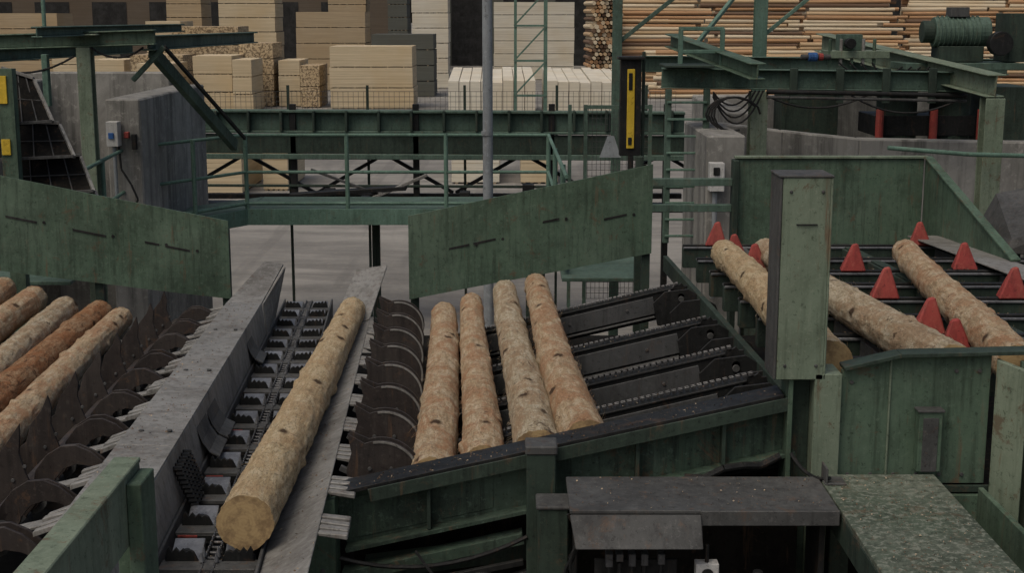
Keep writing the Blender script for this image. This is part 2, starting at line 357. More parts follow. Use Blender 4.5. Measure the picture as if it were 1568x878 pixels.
b.tube((bl(5.6)-.55,5.6,bandZ(5.6)-.33),(bl(13)-.55,13,bandZ(13)-.33),.07,RUSTB)
y=5.95
while y<13.0:
    cx=bl(y)-.48;cz=bandZ(y)-.25;rt=R(-.02,.02)
    horn=arc(-.05,-.10,.17,205,120,6)+[(-.10,.16),(-.03,.25),(.02+rt,.34),(.03,.26),(.02,.17),(.05,.06),(.08,-.02),(.06,-.2)]
    claw=[(-.06,-.10),(-.03,.03),(.04,.12),(.12,.17),(.20,.175),(.28,.14),(.36,.07),(.46,.01),(.35,.02),(.27,.055),(.20,.065),(.13,.04),(.08,-.02),(.05,-.10)]
    b.extr([(cx+px-.10,y,cz+pz) for px,pz in horn],(0,.018,0),RUSTB)
    b.extr([(cx+px,y+.10,cz+pz+rt) for px,pz in claw],(0,.018,0),RUSTB)
    b.extr([(cx+px-.03,y+.26,cz+pz-.03) for px,pz in claw],(0,.018,0),RUSTB)
    b.tube((cx-.03,y+.02,cz-.10),(cx-.03,y+.34,cz-.10),.085,STEELD,14)
    b.tube((cx-.03,y-.02,cz-.10),(cx-.03,y+.02,cz-.10),.05,RUSTB,14)
    b.bolts([(cx-.12,y,cz+.02),(cx-.14,y,cz-.08),(cx-.05,y,cz+.1)],STEELD,.012,-.01)
    b.beam((cx+.10,y+.42,cz+.04),(cx+.36,y+.42,cz+.10),.10,.015,STEEL)
    b.beam((cx+.28,y+.20,cz+.0),(cx+.44,y+.20,cz+.13),.03,.05,STEELD)
    b.beam((cx-.20,y+.18,cz-.16),(cx+.2,y+.18,cz-.2),.05,.05,RUSTB)
    y+=.72
b.done(.002)
# ------------------------------------------------------------ under-structure beams and added dark fill that blocks light
b=B('underframe_and_dark_fill')
b.box(-5.6,-2.7,5.2,13.3,1.6,2.35,NEARBLACK);b.box(-2.69,-.9,5.2,13.5,0,2.7,NEARBLACK);b.box(-.89,2.9,7.6,13.4,0,2.9,NEARBLACK);b.box(2.91,5.2,7.4,14.8,0,3.15,NEARBLACK)  # solid blocks added to block light and darken the gaps above
b.extr([(-.88,7.40,0),(2.6,7.40,0),(2.6,7.40,3.95),(1.5,7.40,3.80),(-.88,7.40,3.28)],(0,.02,0),NEARBLACK)  # added dark sheet giving the shade below the side beam
b.beam((-.8,7.3,3.0),(1.5,7.3,3.3),.08,.12,GREEND);b.beam((-.2,7.2,2.9),(1.5,7.2,3.5),.05,.05,STEELD)
b.tube((.3,7.25,3.48),(1.5,7.25,3.72),.03,STEELD);b.tube((.2,7.22,3.40),(1.5,7.22,3.62),.018,BLACK)
for y in (8,9.2,10.4,11.6,12.8):
    b.beam((-5.5,y,ldeckZ(-5.5,y)-.07),(-3.2,y,ldeckZ(-3.2,y)-.07),.08,.13,STEELD)
b.done(.004)
# ------------------------------------------------------------ infeed chain skids
for yc in (12.0,10.2,9.0,8.15):
    b=B('chain_skid_beam')
    P=lambda x,z,dy=0:(x,yc+dy,deckZ(x,yc)+z)
    b.beam(P(-.62,-.16),P(1.38,-.16),.10,.24,BLACK)
    b.beam(P(-.62,-.036),P(1.40,-.036),.12,.012,BLACK)
    b.beam(P(-.3,-.145,-.06),P(1.24,-.145,-.06),.012,.15,SKID)
    b.beam(P(-.3,-.245,-.075),P(1.24,-.245,-.075),.04,.012,STEELD)
    for xx in (.0,.5,1.0): b.tube(P(xx,-.14,-.075),P(xx,-.14,-.066),.014,STEELD,6)
    x=-.6
    while x<1.42:
        b.beam(P(x,-.012,-.014),P(x+.030,-.012,-.014),.005,.022,CHAIN);b.beam(P(x,-.012,.014),P(x+.030,-.012,.014),.005,.022,CHAIN)
        x+=.038
    c=P(1.46,-.11)
    star=[]
    for k in range(22):
        a=2*math.pi*k/22;r=.10 if k%2 else .082;star.append((c[0]+r*math.cos(a),c[1]-.01,c[2]+r*math.sin(a)))
    b.extr(star,(0,.02,0),BLACK)
    b.tube((c[0],c[1]-.12,c[2]),(c[0],c[1]+.14,c[2]),.03,BLACK)
    hs=[(-.24,-.04),(-.14,.06),(.06,.085),(.15,.03),(.19,-.08),(.17,-.26),(-.2,-.24)]
    b.extr([(c[0]+px,c[1]-.12,c[2]+pz-.02) for px,pz in hs],(0,.02,0),BLACK)
    b.extr([(c[0]+px+.12,c[1]-.34,c[2]+pz-.06) for px,pz in hs],(0,.02,0),BLACK)
    b.tube((c[0],c[1]-.135,c[2]-.02),(c[0],c[1]-.12,c[2]-.02),.025,STEELD,10)
    b.done(.003)
# ------------------------------------------------------------ front beam, posts
def ft(x): return 3.725+.228*x
b=B('infeed_side_beam')
b.ibeam((-.92,7.15,ft(-.92)-.17),(1.45,7.15,ft(1.45)-.17),.20,.34,GREENM,.022,mf=BLACK)
b.beam((-.75,7.03,ft(-.75)-.045),(1.44,7.03,ft(1.44)-.045),.012,.07,GREEND)
for x in (-.45,.65,1.1): b.box(x,x+.02,7.06,7.14,ft(x)-.315,ft(x)-.03,GREEND)
b.beam((-.9,7.10,ft(-.9)-.48),(.06,7.10,ft(.06)-.48),.1,.06,GREENM)
b.extr([(-.85,7.135,ft(-.85)-.30),(-.1,7.135,ft(-.1)-.30),(-.1,7.135,ft(-.1)-.07),(-.85,7.135,ft(-.85)-.07)],(0,.003,0),GREENM)
b.extr([(-1.27,7.0,3.02),(-.93,7.0,3.02),(-.93,7.0,3.50),(-1.10,7.0,3.46),(-1.25,7.0,3.33)],(0,.2,0),GREEN)
b.bolts([(-1.2,7.0,3.1),(-1.0,7.0,3.1),(-1.0,7.0,3.42)],STEELD,.014)
b.beam((-.6,6.98,3.02),(.06,6.98,3.16),.03,.03,BLACK);b.beam((-.5,6.95,2.98),(.06,6.95,3.1),.02,.02,STEELD)
b.done(.005)
b=B('frame_post')
b.box(.075,.225,6.85,7.0,0,3.79,GREEND);b.box(.068,.232,6.843,7.01,3.79,3.835,STEELD)
b.box(.13,.28,6.62,6.80,0,3.58,GREEND);b.box(.12,.29,6.61,6.81,3.58,3.60,STEELD)
b.done(.006)
b=B('stop_column')
z0,z1=4.145,5.19
b.box(1.36,1.60,7.0,7.012,z0,z1,GREENL);b.box(1.345,1.358,7.0,7.26,z0,z1,STEELD);b.box(1.60,1.612,7.0,7.26,z0,z1,GREENL);b.box(1.36,1.60,7.25,7.26,z0,z1,GREENL)  # left face is darker and greyer than the other sides
b.box(1.34,1.615,6.995,7.265,z1,z1+.012,STEELD)
b.box(1.43,1.54,6.990,6.999,4.95,4.957,BLACK);b.bolts([(1.40,7.0,4.22),(1.56,7.0,4.22),(1.40,7.0,5.12),(1.56,7.0,5.12)],STEELD,.01)
b.box(1.43,1.455,7.02,7.22,0,z0,GREEN);b.box(1.455,1.56,7.11,7.13,0,z0,GREEND);b.box(1.56,1.70,7.0,7.22,0,z0+.03,GREENL)
b.done(.005)
b=B('side_panel')
b.extr([(1.71,7.05,3.57),(2.48,7.05,3.57),(2.48,7.05,4.26),(2.0,7.05,4.255),(1.71,7.05,4.185)],(0,.03,0),GREEN)
b.beam((1.71,7.06,4.20),(2.0,7.06,4.27),.12,.02,GREEND);b.beam((2.0,7.06,4.27),(3.2,7.06,4.30),.12,.02,GREEND)
b.box(1.955,1.965,7.04,7.049,3.58,4.24,GREENL)
b.bolts([(1.76+.12*k,7.05,3.62) for k in range(6)]+[(1.76,7.05,4.12),(2.3,7.05,4.18),(2.42,7.05,4.18)],STEELD,.012)
b.box(2.10,2.22,6.97,7.04,3.66,3.98,GREEN);b.box(2.12,2.20,6.965,6.969,3.66,3.95,STEELD);b.box(2.09,2.23,6.96,7.045,3.98,3.99,STEELD)
b.extr([(2.49,7.0,3.3),(2.60,6.85,3.3),(2.60,6.85,4.22),(2.49,7.0,4.25)],(.02,.05,0),GREENL)
b.box(2.62,3.3,7.0,7.03,3.0,4.24,GREEN);b.box(2.66,2.69,6.8,6.99,3.0,4.1,GREENL);b.box(2.95,2.98,6.8,6.99,3.0,4.1,GREENL)
b.box(1.71,2.6,7.02,7.045,3.53,3.565,GREEND)
b.box(1.9,2.6,7.0,7.04,3.1,3.52,GREEN)
b.done(.005)
b=B('steel_service_table')
b.box(1.57,2.17,5.2,6.9,3.64,3.67,TABLE);b.box(1.57,1.60,5.2,6.9,3.50,3.638,GREEND);b.box(2.14,2.17,5.2,6.9,3.2,3.638,GREEN)
b.box(1.60,1.70,5.3,5.4,0,3.637,GREEND);b.box(2.03,2.13,5.3,5.4,0,3.637,GREEND);b.box(1.60,1.70,6.7,6.8,0,3.637,GREEND)
b.box(2.19,2.75,5.0,6.95,3.3,3.33,TABLE);b.box(2.40,2.43,5.0,6.9,3.331,3.6,GREEN)
b.box(1.575,1.585,6.72,6.84,3.68,3.76,STEELD);b.box(1.57,1.68,6.72,6.84,3.672,3.68,STEELD)
b.done(.006)
b=B('motor_cover')
b.box(.275,1.56,6.35,6.85,3.655,3.675,STEELD)
b.extr([(.275,6.34,3.655),(.90,6.34,3.655),(.90,6.24,3.52),(.30,6.24,3.52)],(0,.012,0),STEELD)
b.box(.90,1.56,6.34,6.36,3.60,3.675,STEELD)
b.box(.3,.32,6.5,6.8,0,3.654,BLACK);b.box(1.50,1.53,6.5,6.8,0,3.654,BLACK);b.box(.33,1.49,6.95,6.97,0,3.5,NEARBLACK)
b.done(.004)
b=B('electrical_box')
b.box(.88,.99,6.33,6.4,3.30,3.41,WHITEP);b.tube((.935,6.325,3.36),(.935,6.33,3.36),.03,BLACK);b.tube((.935,6.36,3.41),(.935,6.36,3.5),.01,BLACK)
b.box(.895,.905,6.322,6.33,3.31,3.32,BLACK);b.done(.004)
b=B('electrical_box')
b.box(-.18,-.10,6.36,6.42,3.27,3.33,WHITEP);b.box(-.17,-.11,6.352,6.36,3.285,3.30,BLACK);b.tube((-.14,6.4,3.1),(-.14,6.4,3.27),.012,BLACK);b.done(.004)
b=B('junction_fittings')
for x in (.45,.5,.56,.62,.7): b.box(x,x+.035,6.36,6.42,3.40+R(-.02,.02),3.45,CHAIN);b.tube((x+.017,6.38,3.3),(x+.017,6.38,3.40),.012,BLACK,8)
b.box(.40,.80,6.42,6.44,3.28,3.40,BLACK)
b.done(.003)
b=B('dome_lamp')
pr=[(.12,0),(.118,.03),(.10,.07),(.06,.10),(.02,.115)]
for (r0,h0),(r1,h1) in zip(pr[:-1],pr[1:]): b.tube((1.17,6.3,3.25+h0),(1.17,6.3,3.25+h1),r0,GREENM,24,r1)
b.tube((1.17,6.3,3.0),(1.17,6.3,3.25),.14,BLACK,20,.13);b.tube((1.17,6.3,3.365),(1.17,6.3,3.39),.025,BLACK);b.done(.002)
b=B('black_cable')
for s in range(3):
    pts=[(.27+.03*s+.05*math.sin(t*.5+s),6.45-.02*s,3.62-t*.045) for t in range(14)];b.path(pts,.008,BLACK,6)
pts=[(.9+.1*t,7.0-.02*math.sin(t),3.62+.02*t-.02*math.sin(t*2)) for t in range(6)];b.path(pts,.02,BLACK,8)
b.hose((-.9,6.93,3.2),(.08,6.85,3.35),.10,.012,BLACK);b.hose((-.5,6.9,3.25),(-.14,6.4,3.12),.05,.008,BLACK)
b.hose((.46,6.38,3.3),(.95,6.4,3.3),.10,.008,BLACK);b.hose((1.45,7.0,3.75),(1.6,6.75,3.70),.05,.01,BLACK)
b.done(0)
b=B('guard_channel')
b.hexa([(-1.47,3.4,4.36),(-1.37,3.4,4.36),(-1.38,5.0,4.36),(-1.48,5.0,4.36),(-1.47,3.4,4.38),(-1.37,3.4,4.38),(-1.38,5.0,4.38),(-1.48,5.0,4.38)],GREENL)
b.box(-1.40,-1.385,3.4,5.0,4.1,4.358,GREENL);b.box(-1.384,-1.33,4.80,4.99,3.2,4.34,GREEN);b.box(-1.48,-1.385,4.985,5.0,3.2,4.355,GREEN)
b.done(.004)
# ------------------------------------------------------------ right transfer deck
b=B('transfer_deck')
for yc in (14.2,13.1,12.2,11.4,10.6,9.8,9.0,8.2):
    z=rdeckZ(yc)
    b.beam((1.75,yc,z-.14),(5.2,yc,z-.14),.10,.20,GREEND)
    b.beam((1.75,yc,z-.02),(5.2,yc,z-.02),.05,.03,BLACK)
    b.beam((1.75,yc-.06,z-.03),(5.2,yc-.06,z-.03),.014,.02,PAD)
    b.beam((1.75,yc+.06,z-.03),(5.2,yc+.06,z-.03),.014,.02,PAD)
for x,g in ((2.28,STEELD),(3.3,GREEND),(4.25,STEELD)): b.beam((x,7.2,rdeckZ(7.2)-.12),(x+.1,14.6,rdeckZ(14.6)-.12),.05,.16,g)
b.beam((1.62,7.4,rdeckZ(7.4)-.25),(1.62,14.6,rdeckZ(14.6)-.25),.05,.16,GREEND)
b.beam((3.35,7.3,rdeckZ(7.3)-.03),(3.45,14.5,rdeckZ(14.5)-.03),.10,.012,GREEND)
b.beam((4.45,8.3,rdeckZ(8)-.01),(4.3,14.5,rdeckZ(14.5)+.05),.34,.014,STEEL)
b.done(.004)
def stop(x,y,t=0):
    b=B('red_log_stop');z=rdeckZ(y)-.01;w=.115
    base=[(x-w,y-.07,z),(x+w,y-.07,z),(x+w*.8,y+.08,z),(x-w*.8,y+.08,z)]
    top=[(x-.03+t,y-.01,z+.235),(x+.02+t,y-.01,z+.245),(x+.02+t,y+.02,z+.245),(x-.03+t,y+.02,z+.235)]
    b.hexa(base+top,RED);b.box(x-w-.02,x+w+.02,y-.03,y+.04,z-.03,z-.002,BLACK);b.done(.012)
for x,y in ((2.08,14.2),(2.10,13.0),(2.14,12.2),(2.10,10.6),(3.0,12.2),(2.86,10.6),(2.74,9.05),(2.66,8.2),(4.17,14.2),(4.02,12.3),(3.84,10.6),(3.75,9.0),(5.0,12.3),(3.0,7.6)): stop(x,y,R(-.02,.03))
b=B('back_guard_panel')
b.extr([(2.4,15,3.2),(4.41,15,3.2),(4.41,15,4.47),(2.4,15,4.47)],(0,.04,0),GREEN)
b.extr([(4.43,15.03,4.47),(4.50,12.4,3.80),(4.50,12.4,3.5),(4.43,15.03,3.4)],(.03,0,0),GREEN)
b.box(2.38,4.45,14.97,15.06,4.472,4.50,GREENL);b.beam((4.45,15.0,4.49),(4.52,12.4,3.82),.09,.025,GREEN)
b.box(2.36,2.42,14.9,15.1,0,4.46,GREEND);b.box(4.3,4.4,15.05,15.15,0,4.4,GREEND)
b.beam((1.3,15,4.22),(2.36,15,4.22),.08,.08,GREENF);b.beam((1.3,15,3.94),(2.36,15,3.94),.08,.08,GREENF);b.box(1.32,1.40,14.9,15.0,2,4.5,GREEND)
b.done(.005)
def plate_slots(name,x0,zt0,zb0,x1,zt1,zb1,y,slots):
    b=B(name);rs=random.Random(int(x0*10))
    NX=24;NZ=6
    def w(x,z): return y+.03*noise.noise(Vector((x*1.3,z*1.7,x0)))
    vs=[];fs=[]
    for i in range(NX+1):
        t=i/NX;x=x0+(x1-x0)*t
        for j in range(NZ+1):
            q=j/NZ;z=(zb0+(zb1-zb0)*t)*(1-q)+(zt0+(zt1-zt0)*t)*q;vs.append((x,w(x,z),z))
    o=len(vs);vs+=[(a,c+.025,d) for a,c,d in vs]
    J=NZ+1
    for i in range(NX):
        for j in range(NZ):
            k=i*J+j;fs.append((k,k+J,k+J+1,k+1));fs.append((o+k,o+k+1,o+k+J+1,o+k+J))
    for i in range(NX):
        k=i*J;fs.append((k,o+k,o+k+J,k+J));k=i*J+NZ;fs.append((k,k+J,o+k+J,o+k))
    for j in range(NZ):
        k=j;fs.append((k,k+1,o+k+1,o+k));k=NX*J+j;fs.append((k,o+k,o+k+1,k+1))
    b.add(vs,fs,GREEN)
    sl=(zt1-zt0)/(x1-x0)
    for sx,dz,l in slots:
        z=zt0+sl*(sx-x0)-dz;yy=w(sx+l/2,z)-.006
        b.extr([(sx,yy,z),(sx+l,yy,z+sl*l),(sx+l,yy,z+.02+sl*l),(sx,yy,z+.02)],(0,.02,0),DARK)
        b.tube((sx+l+.07,yy,z+sl*l+.01),(sx+l+.07,yy+.02,z+sl*l+.01),.015,DARK,10)
    for sx in [x0+.05,(x0+x1)/2,x1-.05]:
        z=zt0+sl*(sx-x0)
        b.box(sx-.04,sx+.04,y+.05,y+.13,0,z-.1,GREEND)
    b.done(0)
plate_slots('back_guard_panel',-1.015,4.05,3.22,1.37,4.56,3.68,13.6,[(-.62,.42,.2),(-.38,.42,.22),(.3,.35,.16),(.9,.45,.22)])
plate_slots('back_guard_panel',-5.4,4.53,3.55,-2.78,4.0,3.22,13.6,[(-4.95,.4,.3),(-4.3,.4,.32),(-3.6,.38,.14),(-3.4,.38,.24)])
# bark debris
b=B('bark_debris')
rr=random.Random(3)
def chip(x,y,z,s):
    a=rr.uniform(0,6.28);c,d=math.cos(a)*s,math.sin(a)*s;e=rr.uniform(.2,.5)
    b.add([(x-c,y-d,z+.003),(x+d*e,y-c*e,z+.008*rr.random()),(x+c,y+d,z+.004),(x-d*e,y+c*e,z+.008*rr.random()+.003)],[(0,1,2,3)],CHIP if rr.random()<.75 else CHIPL)
for i in range(450):
    y=rr.uniform(5.6,12.3);chip(bl(y)+rr.uniform(.01,.29),y,bandZ(y),rr.uniform(.003,.010))
for i in range(500):
    y=rr.uniform(5.3,6.85);chip(rr.uniform(1.6,2.14),y,3.672,rr.uniform(.002,.008))
for i in range(200): chip(rr.uniform(.3,1.5),rr.uniform(6.37,6.83),3.677,rr.uniform(.002,.007))
for i in range(200):
    yc=rr.choice((12.0,10.2,9.0,8.15));x=rr.uniform(-.5,1.4);chip(x,yc+rr.uniform(-.055,.055),deckZ(x,yc)-.026,rr.uniform(.005,.012))
for i in range(500): chip(rr.uniform(-.8,1.4),rr.uniform(7.7,13.3),2.903,rr.uniform(.01,.03))
for i in range(300):
    yc=rr.choice((14.2,13.1,12.2,11.4,10.6,9.8,9.0,8.2));chip(rr.uniform(1.8,4.4),yc+rr.uniform(-.03,.03),rdeckZ(yc)-.004,rr.uniform(.006,.015))
for i in range(500):
    y=rr.uniform(5.8,13);chip(convX(y)+rr.uniform(-.22,.22),y,chainZ(y)-.118,rr.uniform(.005,.02))
for i in range(250):
    y=rr.uniform(5.8,12.3);t=rr.random();xa=convX(y)+.27;chip(xa+(br(y)-xa)*t,y,chainZ(y)-.02+(rbZ(y)-chainZ(y)+.02)*t,rr.uniform(.004,.012))
for i in range(250):
    x=rr.uniform(-.9,1.4);chip(x,rr.uniform(7.06,7.24),ft(x)+.001,rr.uniform(.003,.010))
b.done(0)
# ------------------------------------------------------------ ground
b=B('ground')
b.add([(-400,-60,0),(400,-60,0),(400,900,0),(-400,900,0)],[(0,1,2,3)],GROUND);b.done(0)
# ------------------------------------------------------------ walkway + railing
b=B('walkway_platform')
zd=3.13
b.box(-3.95,.55,20.8,22.2,zd-.04,zd,GREENF);b.beam((-3.95,20.78,zd-.12),(.55,20.78,zd-.12),.06,.24,RAIL)
b.extr([(-5.15,18.8,zd-.04),(-3.96,20.8,zd-.04),(-3.96,22.2,zd-.04),(-6.2,19.3,zd-.04)],(0,0,.04),GREENF)
b.beam((-5.15,18.78,zd-.12),(-3.96,20.77,zd-.12),.06,.24,RAIL)
b.extr([(-5.15,18.79,zd-.04),(-6.2,19.29,zd-.04),(-5.9,15.0,zd-.04),(-4.8,15.0,zd-.04)],(0,0,.04),GREENF)
b.box(.551,1.5,15.2,22.2,zd-.04,zd,GREENF)
for x,y in ((-2.2,21.8),(.4,21.8),(-5.3,19)): b.box(x,x+.12,y,y+.12,0,zd-.05,GREEND)
b.done(.004)
b=B('walkway_railing')
top=[(-4.86,15.4),(-5.15,18.8),(-3.95,20.8),(-2.45,20.8),(-.98,20.8),(.54,20.8),(.60,15.4)]
for h in (1.1,.55):
    b.path([(x,y,zd+h) for x,y in top],.024,RAIL,10)
b.path([(x,y+.01,zd+.08) for x,y in top],.03,RAIL,6)
for x,y in top[:-1]+[(-5.0,17.1),(-4.5,19.8),(.57,18.5),(.6,16.5)]: b.tube((x,y,zd),(x,y,zd+1.12),.032,RAIL,10)
b.done(0)
b=B('lamp_pole')
b.tube((-.285,17,0),(-.30,17,9.5),.063,GREYP,20,.058);b.box(-.45,-.15,16.85,17.15,0,.03,GREYP)
b.tube((-.30,17,4.55),(-.30,17,4.6),.071,GREYP,20);b.beam((-.3,17,9.45),(-.3,15.8,9.6),.1,.06,GREYP);b.done(0)
# ------------------------------------------------------------ elevated conveyor in the yard
b=B('elevated_conveyor')
b.ibeam((-6.9,27,3.98),(3.3,27,3.93),.3,.44,GREENF,.05);b.beam((-6.9,27,3.55),(3.3,27,3.5),.2,.36,GREEND)
b.beam((-6.9,26.8,3.32),(3.3,26.8,3.28),.1,.10,GREENF)
x=-6.9
while x<3.3:
    b.box(x,x+.05,26.78,26.98,3.78,4.18,GREEND);x+=.62
x=-6.5;k=0
while x<3:
    b.beam((x,27.3,3.3),(x+1.3,27.3,2.55),.07,.07,BLACK) if k%2 else b.beam((x,27.3,2.55),(x+1.3,27.3,3.3),.07,.07,BLACK)
    x+=1.35;k+=1
b.beam((-6.9,27.2,2.5),(3.3,27.2,2.5),.12,.10,BLACK);b.beam((-6.9,26.9,2.75),(3.3,26.9,2.7),.06,.05,GREEND)
for x in (-6.4,-4.25,-1.9,.7,2.9): b.box(x,x+.12,26.9,27.02,2.3,4.3,BLACK)
for x in (-6.4,2.9): b.box(x,x+.12,26.9,27.02,0,2.3,BLACK)
b.beam((-6.9,27,2.35),(3.3,27,2.3),1.2,.04,BLACK)
b.beam((-4.2,26.5,2.6),(-2.0,26.5,2.75),.3,.08,BLACK);b.beam((-1.6,26.4,3.0),(-2.9,26.4,2.45),.08,.06,STEEL);b.beam((-3.8,26.45,3.1),(-2.2,26.45,2.5),.05,.05,STEELD)
for x in (-4.0,-3.6,-2.9,-1.0,.2): b.box(x,x+R(.12,.3),26.6,26.9,2.45,2.45+R(.1,.35),BLACK)
b.done(.01)
b=B('wire_mesh_fence')
for x in (-6.5,-4.4,-2.85,-.95,.85,2.6): b.box(x,x+.05,27.6,27.65,0,4.62,GREEND)
x=-6.5
while x<3.2: b.beam((x,27.62,4.1),(x,27.62,4.5),.006,.006,STEELD,up=(0,1,0));x+=.1
for z in (4.2,4.3,4.4,4.5): b.beam((-6.5,27.62,z),(3.2,27.62,z),.008,.008,STEELD)
b.done(0)
b=B('wire_gate')
for x in (.78,1.0,1.9): b.box(x,x+.05,19.6,19.65,0,4.75,GREENF)
b.beam((1.0,19.62,4.72),(1.9,19.62,4.72),.05,.05,GREENF)
x=1.0
while x<1.9: b.beam((x,19.62,2),(x,19.62,4.7),.006,.006,STEELD,up=(0,1,0));x+=.06
z=2
while z<4.7: b.beam((1.0,19.62,z),(1.9,19.62,z),.006,.006,STEELD);z+=.08
b.extr([(1.22,19.58,4.02),(1.52,19.58,4.02),(1.42,19.58,4.32),(1.33,19.58,4.32)],(0,.01,0),GREYP)
b.done(0)
b=B('optical_scanner')
b.box(1.15,1.37,15.0,15.14,4.50,5.52,BLACK);b.box(1.22,1.30,14.98,14.998,4.58,5.42,YEL);b.box(1.235,1.275,14.97,14.979,5.2,5.38,BLACK)
b.box(1.12,1.40,14.95,15.2,5.52,5.55,BLACK);b.box(1.24,1.30,15.0,15.06,3.5,4.5,BLACK);b.box(1.385,1.42,15.1,15.13,3.2,5.6,GREEND)
b.box(1.235,1.275,14.97,14.979,4.62,4.7,BLACK)
b.done(.006)
# ------------------------------------------------------------ concrete walls
b=B('concrete_wall')
b.box(-7.6,-5.31,22.0,22.3,0,5.1,CONC);b.box(-5.3,-4.85,18.4,22.3,0,4.9,CONC);b.box(-7.6,-7.2,18.4,21.99,0,5.0,CONC)
b.done(.02)
b=B('concrete_wall')
b.box(3.1,11,24,24.35,0,4.62,CONC);b.box(5.0,8.0,23.7,23.98,0,4.75,CONCD);b.box(3.1,3.5,20.2,23.99,0,4.6,CONC);b.done(.02)
b=B('concrete_wall')
q=[(2.9,19.5,4.50),(3.7,19.2,4.42),(4.7,19.0,4.33),(6.5,18.9,4.30),(9,18.9,4.28)]
for a,c in zip(q[:-1],q[1:]):
    b.hexa([(a[0],a[1],0),(c[0],c[1],0),(c[0],c[1]+.3,0),(a[0],a[1]+.3,0),(a[0],a[1],a[2]),(c[0],c[1],c[2]),(c[0],c[1]+.3,c[2]),(a[0],a[1]+.3,a[2])],CONC)
b.box(2.4,2.88,17.3,19.6,0,4.52,CONC)
b.done(.02)
b=B('control_box')
b.box(2.42,2.6,17.1,17.28,3.85,4.2,WHITEP);b.box(2.46,2.54,17.085,17.099,4.05,4.15,BLACK);b.tube((2.5,17.2,2.5),(2.5,17.2,3.85),.03,GREYP);b.done(.01)
b=B('control_box')
b.box(-5.25,-5.10,18.2,18.38,4.30,4.62,WHITEP);b.box(-5.22,-5.15,18.18,18.199,4.4,4.48,BLUE);b.box(-5.05,-4.99,18.3,18.38,4.4,4.48,RED);b.box(-4.96,-4.90,18.32,18.39,4.25,4.45,BLACK);b.tube((-5.18,18.3,3.2),(-5.18,18.3,4.3),.025,GREYP)
b.path([(-5.12,18.3,4.3),(-5.1,18.28,4.0),(-4.98,18.28,3.8),(-4.9,18.28,3.6),(-5.0,18.28,3.4)],.015,BLACK);b.done(.01)
# ------------------------------------------------------------ left steel gantry
b=B('steel_gantry')
b.ibeam((-5.1,17,0),(-5.1,17,5.60),.17,.17,GREENL,up=(0,1,0));b.ibeam((-7.5,17,5.62),(-4.25,17,5.72),.16,.18,GREEN)
b.ibeam((-5.1,15.3,5.80),(-5.1,22,5.78),.12,.12,GREENF)
b.beam((-4.35,17.2,5.55),(-3.95,20.0,4.15),.09,.16,GREENF);b.beam((-4.20,17.2,5.60),(-3.8,20.0,4.25),.04,.05,BLACK);b.ibeam((-4.35,17,5.65),(-4.35,24,5.6),.15,.18,GREENF)
b.beam((-4.6,17.2,5.2),(-4.2,17.2,5.6),.06,.06,GREENF)
b.box(-5.3,-4.9,16.8,17.2,5.74,5.76,GREENL)
for x in (-6.2,-5.6): b.box(x,x+.07,16.9,17,4.9,5.52,RAIL)
for h in (.5,1.0): b.path([(-7.5,17.1,5.75+h),(-5.6,17.1,5.8+h)],.025,RAIL)
for x in (-7.2,-6.4,-5.6): b.tube((x,17.1,5.7),(x,17.1,6.8),.025,RAIL)
b.ibeam((-7.5,14.5,5.45),(-5.6,21,5.5),.14,.16,GREENF)
b.hose((-6.5,16.9,5.5),(-5.2,16.9,5.5),.2,.015,BLACK);b.hose((-5.0,16.9,5.6),(-4.4,17,5.6),.12,.015,BLACK)
b.done(.006)
b=B('slatted_screen_stair')
pan=[[(-5.35,14.9,5.42),(-5.02,14.9,5.31),(-4.72,14.5,4.90),(-5.35,14.5,4.86)],[(-5.35,14.9,4.86),(-4.78,14.9,4.84),(-4.52,14.5,4.54),(-5.35,14.5,4.50)],[(-5.3,14.9,4.50),(-4.58,14.9,4.50),(-4.34,14.5,4.18),(-5.2,14.5,4.12)],[(-5.2,14.9,4.14),(-4.45,14.9,4.14),(-4.2,14.5,3.8),(-5.2,14.5,3.8)]]
for p in pan:
    b.extr(p,(0,.03,.02),NEARBLACK)
    a,c,d,e=[Vector(q) for q in p]
    b.beam(a+Vector((0,-.02,.02)),c+Vector((0,-.02,.02)),.03,.03,STEEL);b.beam(c+Vector((0,-.01,.0)),d+Vector((0,-.01,0)),.03,.04,STEEL)
    b.beam(e+Vector((0,-.02,.01)),d+Vector((0,-.02,.01)),.03,.03,STEELD)
    for k in range(1,4):
        t=k/4;b.beam(a.lerp(c,t)+Vector((0,-.012,0)),e.lerp(d,t)+Vector((0,-.012,0)),.012,.012,STEELD)
    b.beam(a.lerp(e,.5)+Vector((0,-.014,0)),c.lerp(d,.5)+Vector((0,-.014,0)),.012,.012,STEELD)
b.box(-5.20,-5.04,14.3,14.42,0,5.45,GREEN)
b.box(-5.19,-5.10,14.28,14.299,4.58,4.74,YEL);b.box(-5.19,-5.10,14.28,14.299,5.1,5.38,YEL)
b.done(.006)
# ------------------------------------------------------------ right steel gantry and drives
b=B('steel_gantry')
Y=18.5
b.ibeam((1.95,Y,5.17),(6.0,Y,5.12),.2,.26,GREENF);b.ibeam((1.95,Y+3,5.25),(7.5,Y+3,5.2),.2,.24,GREENF)
b.ibeam((3.22,Y,0),(3.22,Y,5.0),.22,.24,GREENL,up=(0,1,0));b.ibeam((5.95,Y-1,0),(5.95,Y-1,4.97),.24,.24,GREENL,up=(0,1,0))
b.ibeam((5.95,Y-1.1,5.12),(4.9,Y+4,5.55),.25,.28,GREENL)
b.ibeam((3.0,Y-1.2,5.3),(2.4,Y+3,5.6),.2,.2,GREEN)
for x in (2.0,2.5): b.box(x,x+.08,Y-.1,Y,3.0,5.03,GREENF)
b.ibeam((1.55,21,0),(1.55,21,7),.14,.14,GREENF,up=(0,1,0));b.ibeam((4.0,23,0),(4.0,23,7.5),.2,.2,RAIL,up=(0,1,0))
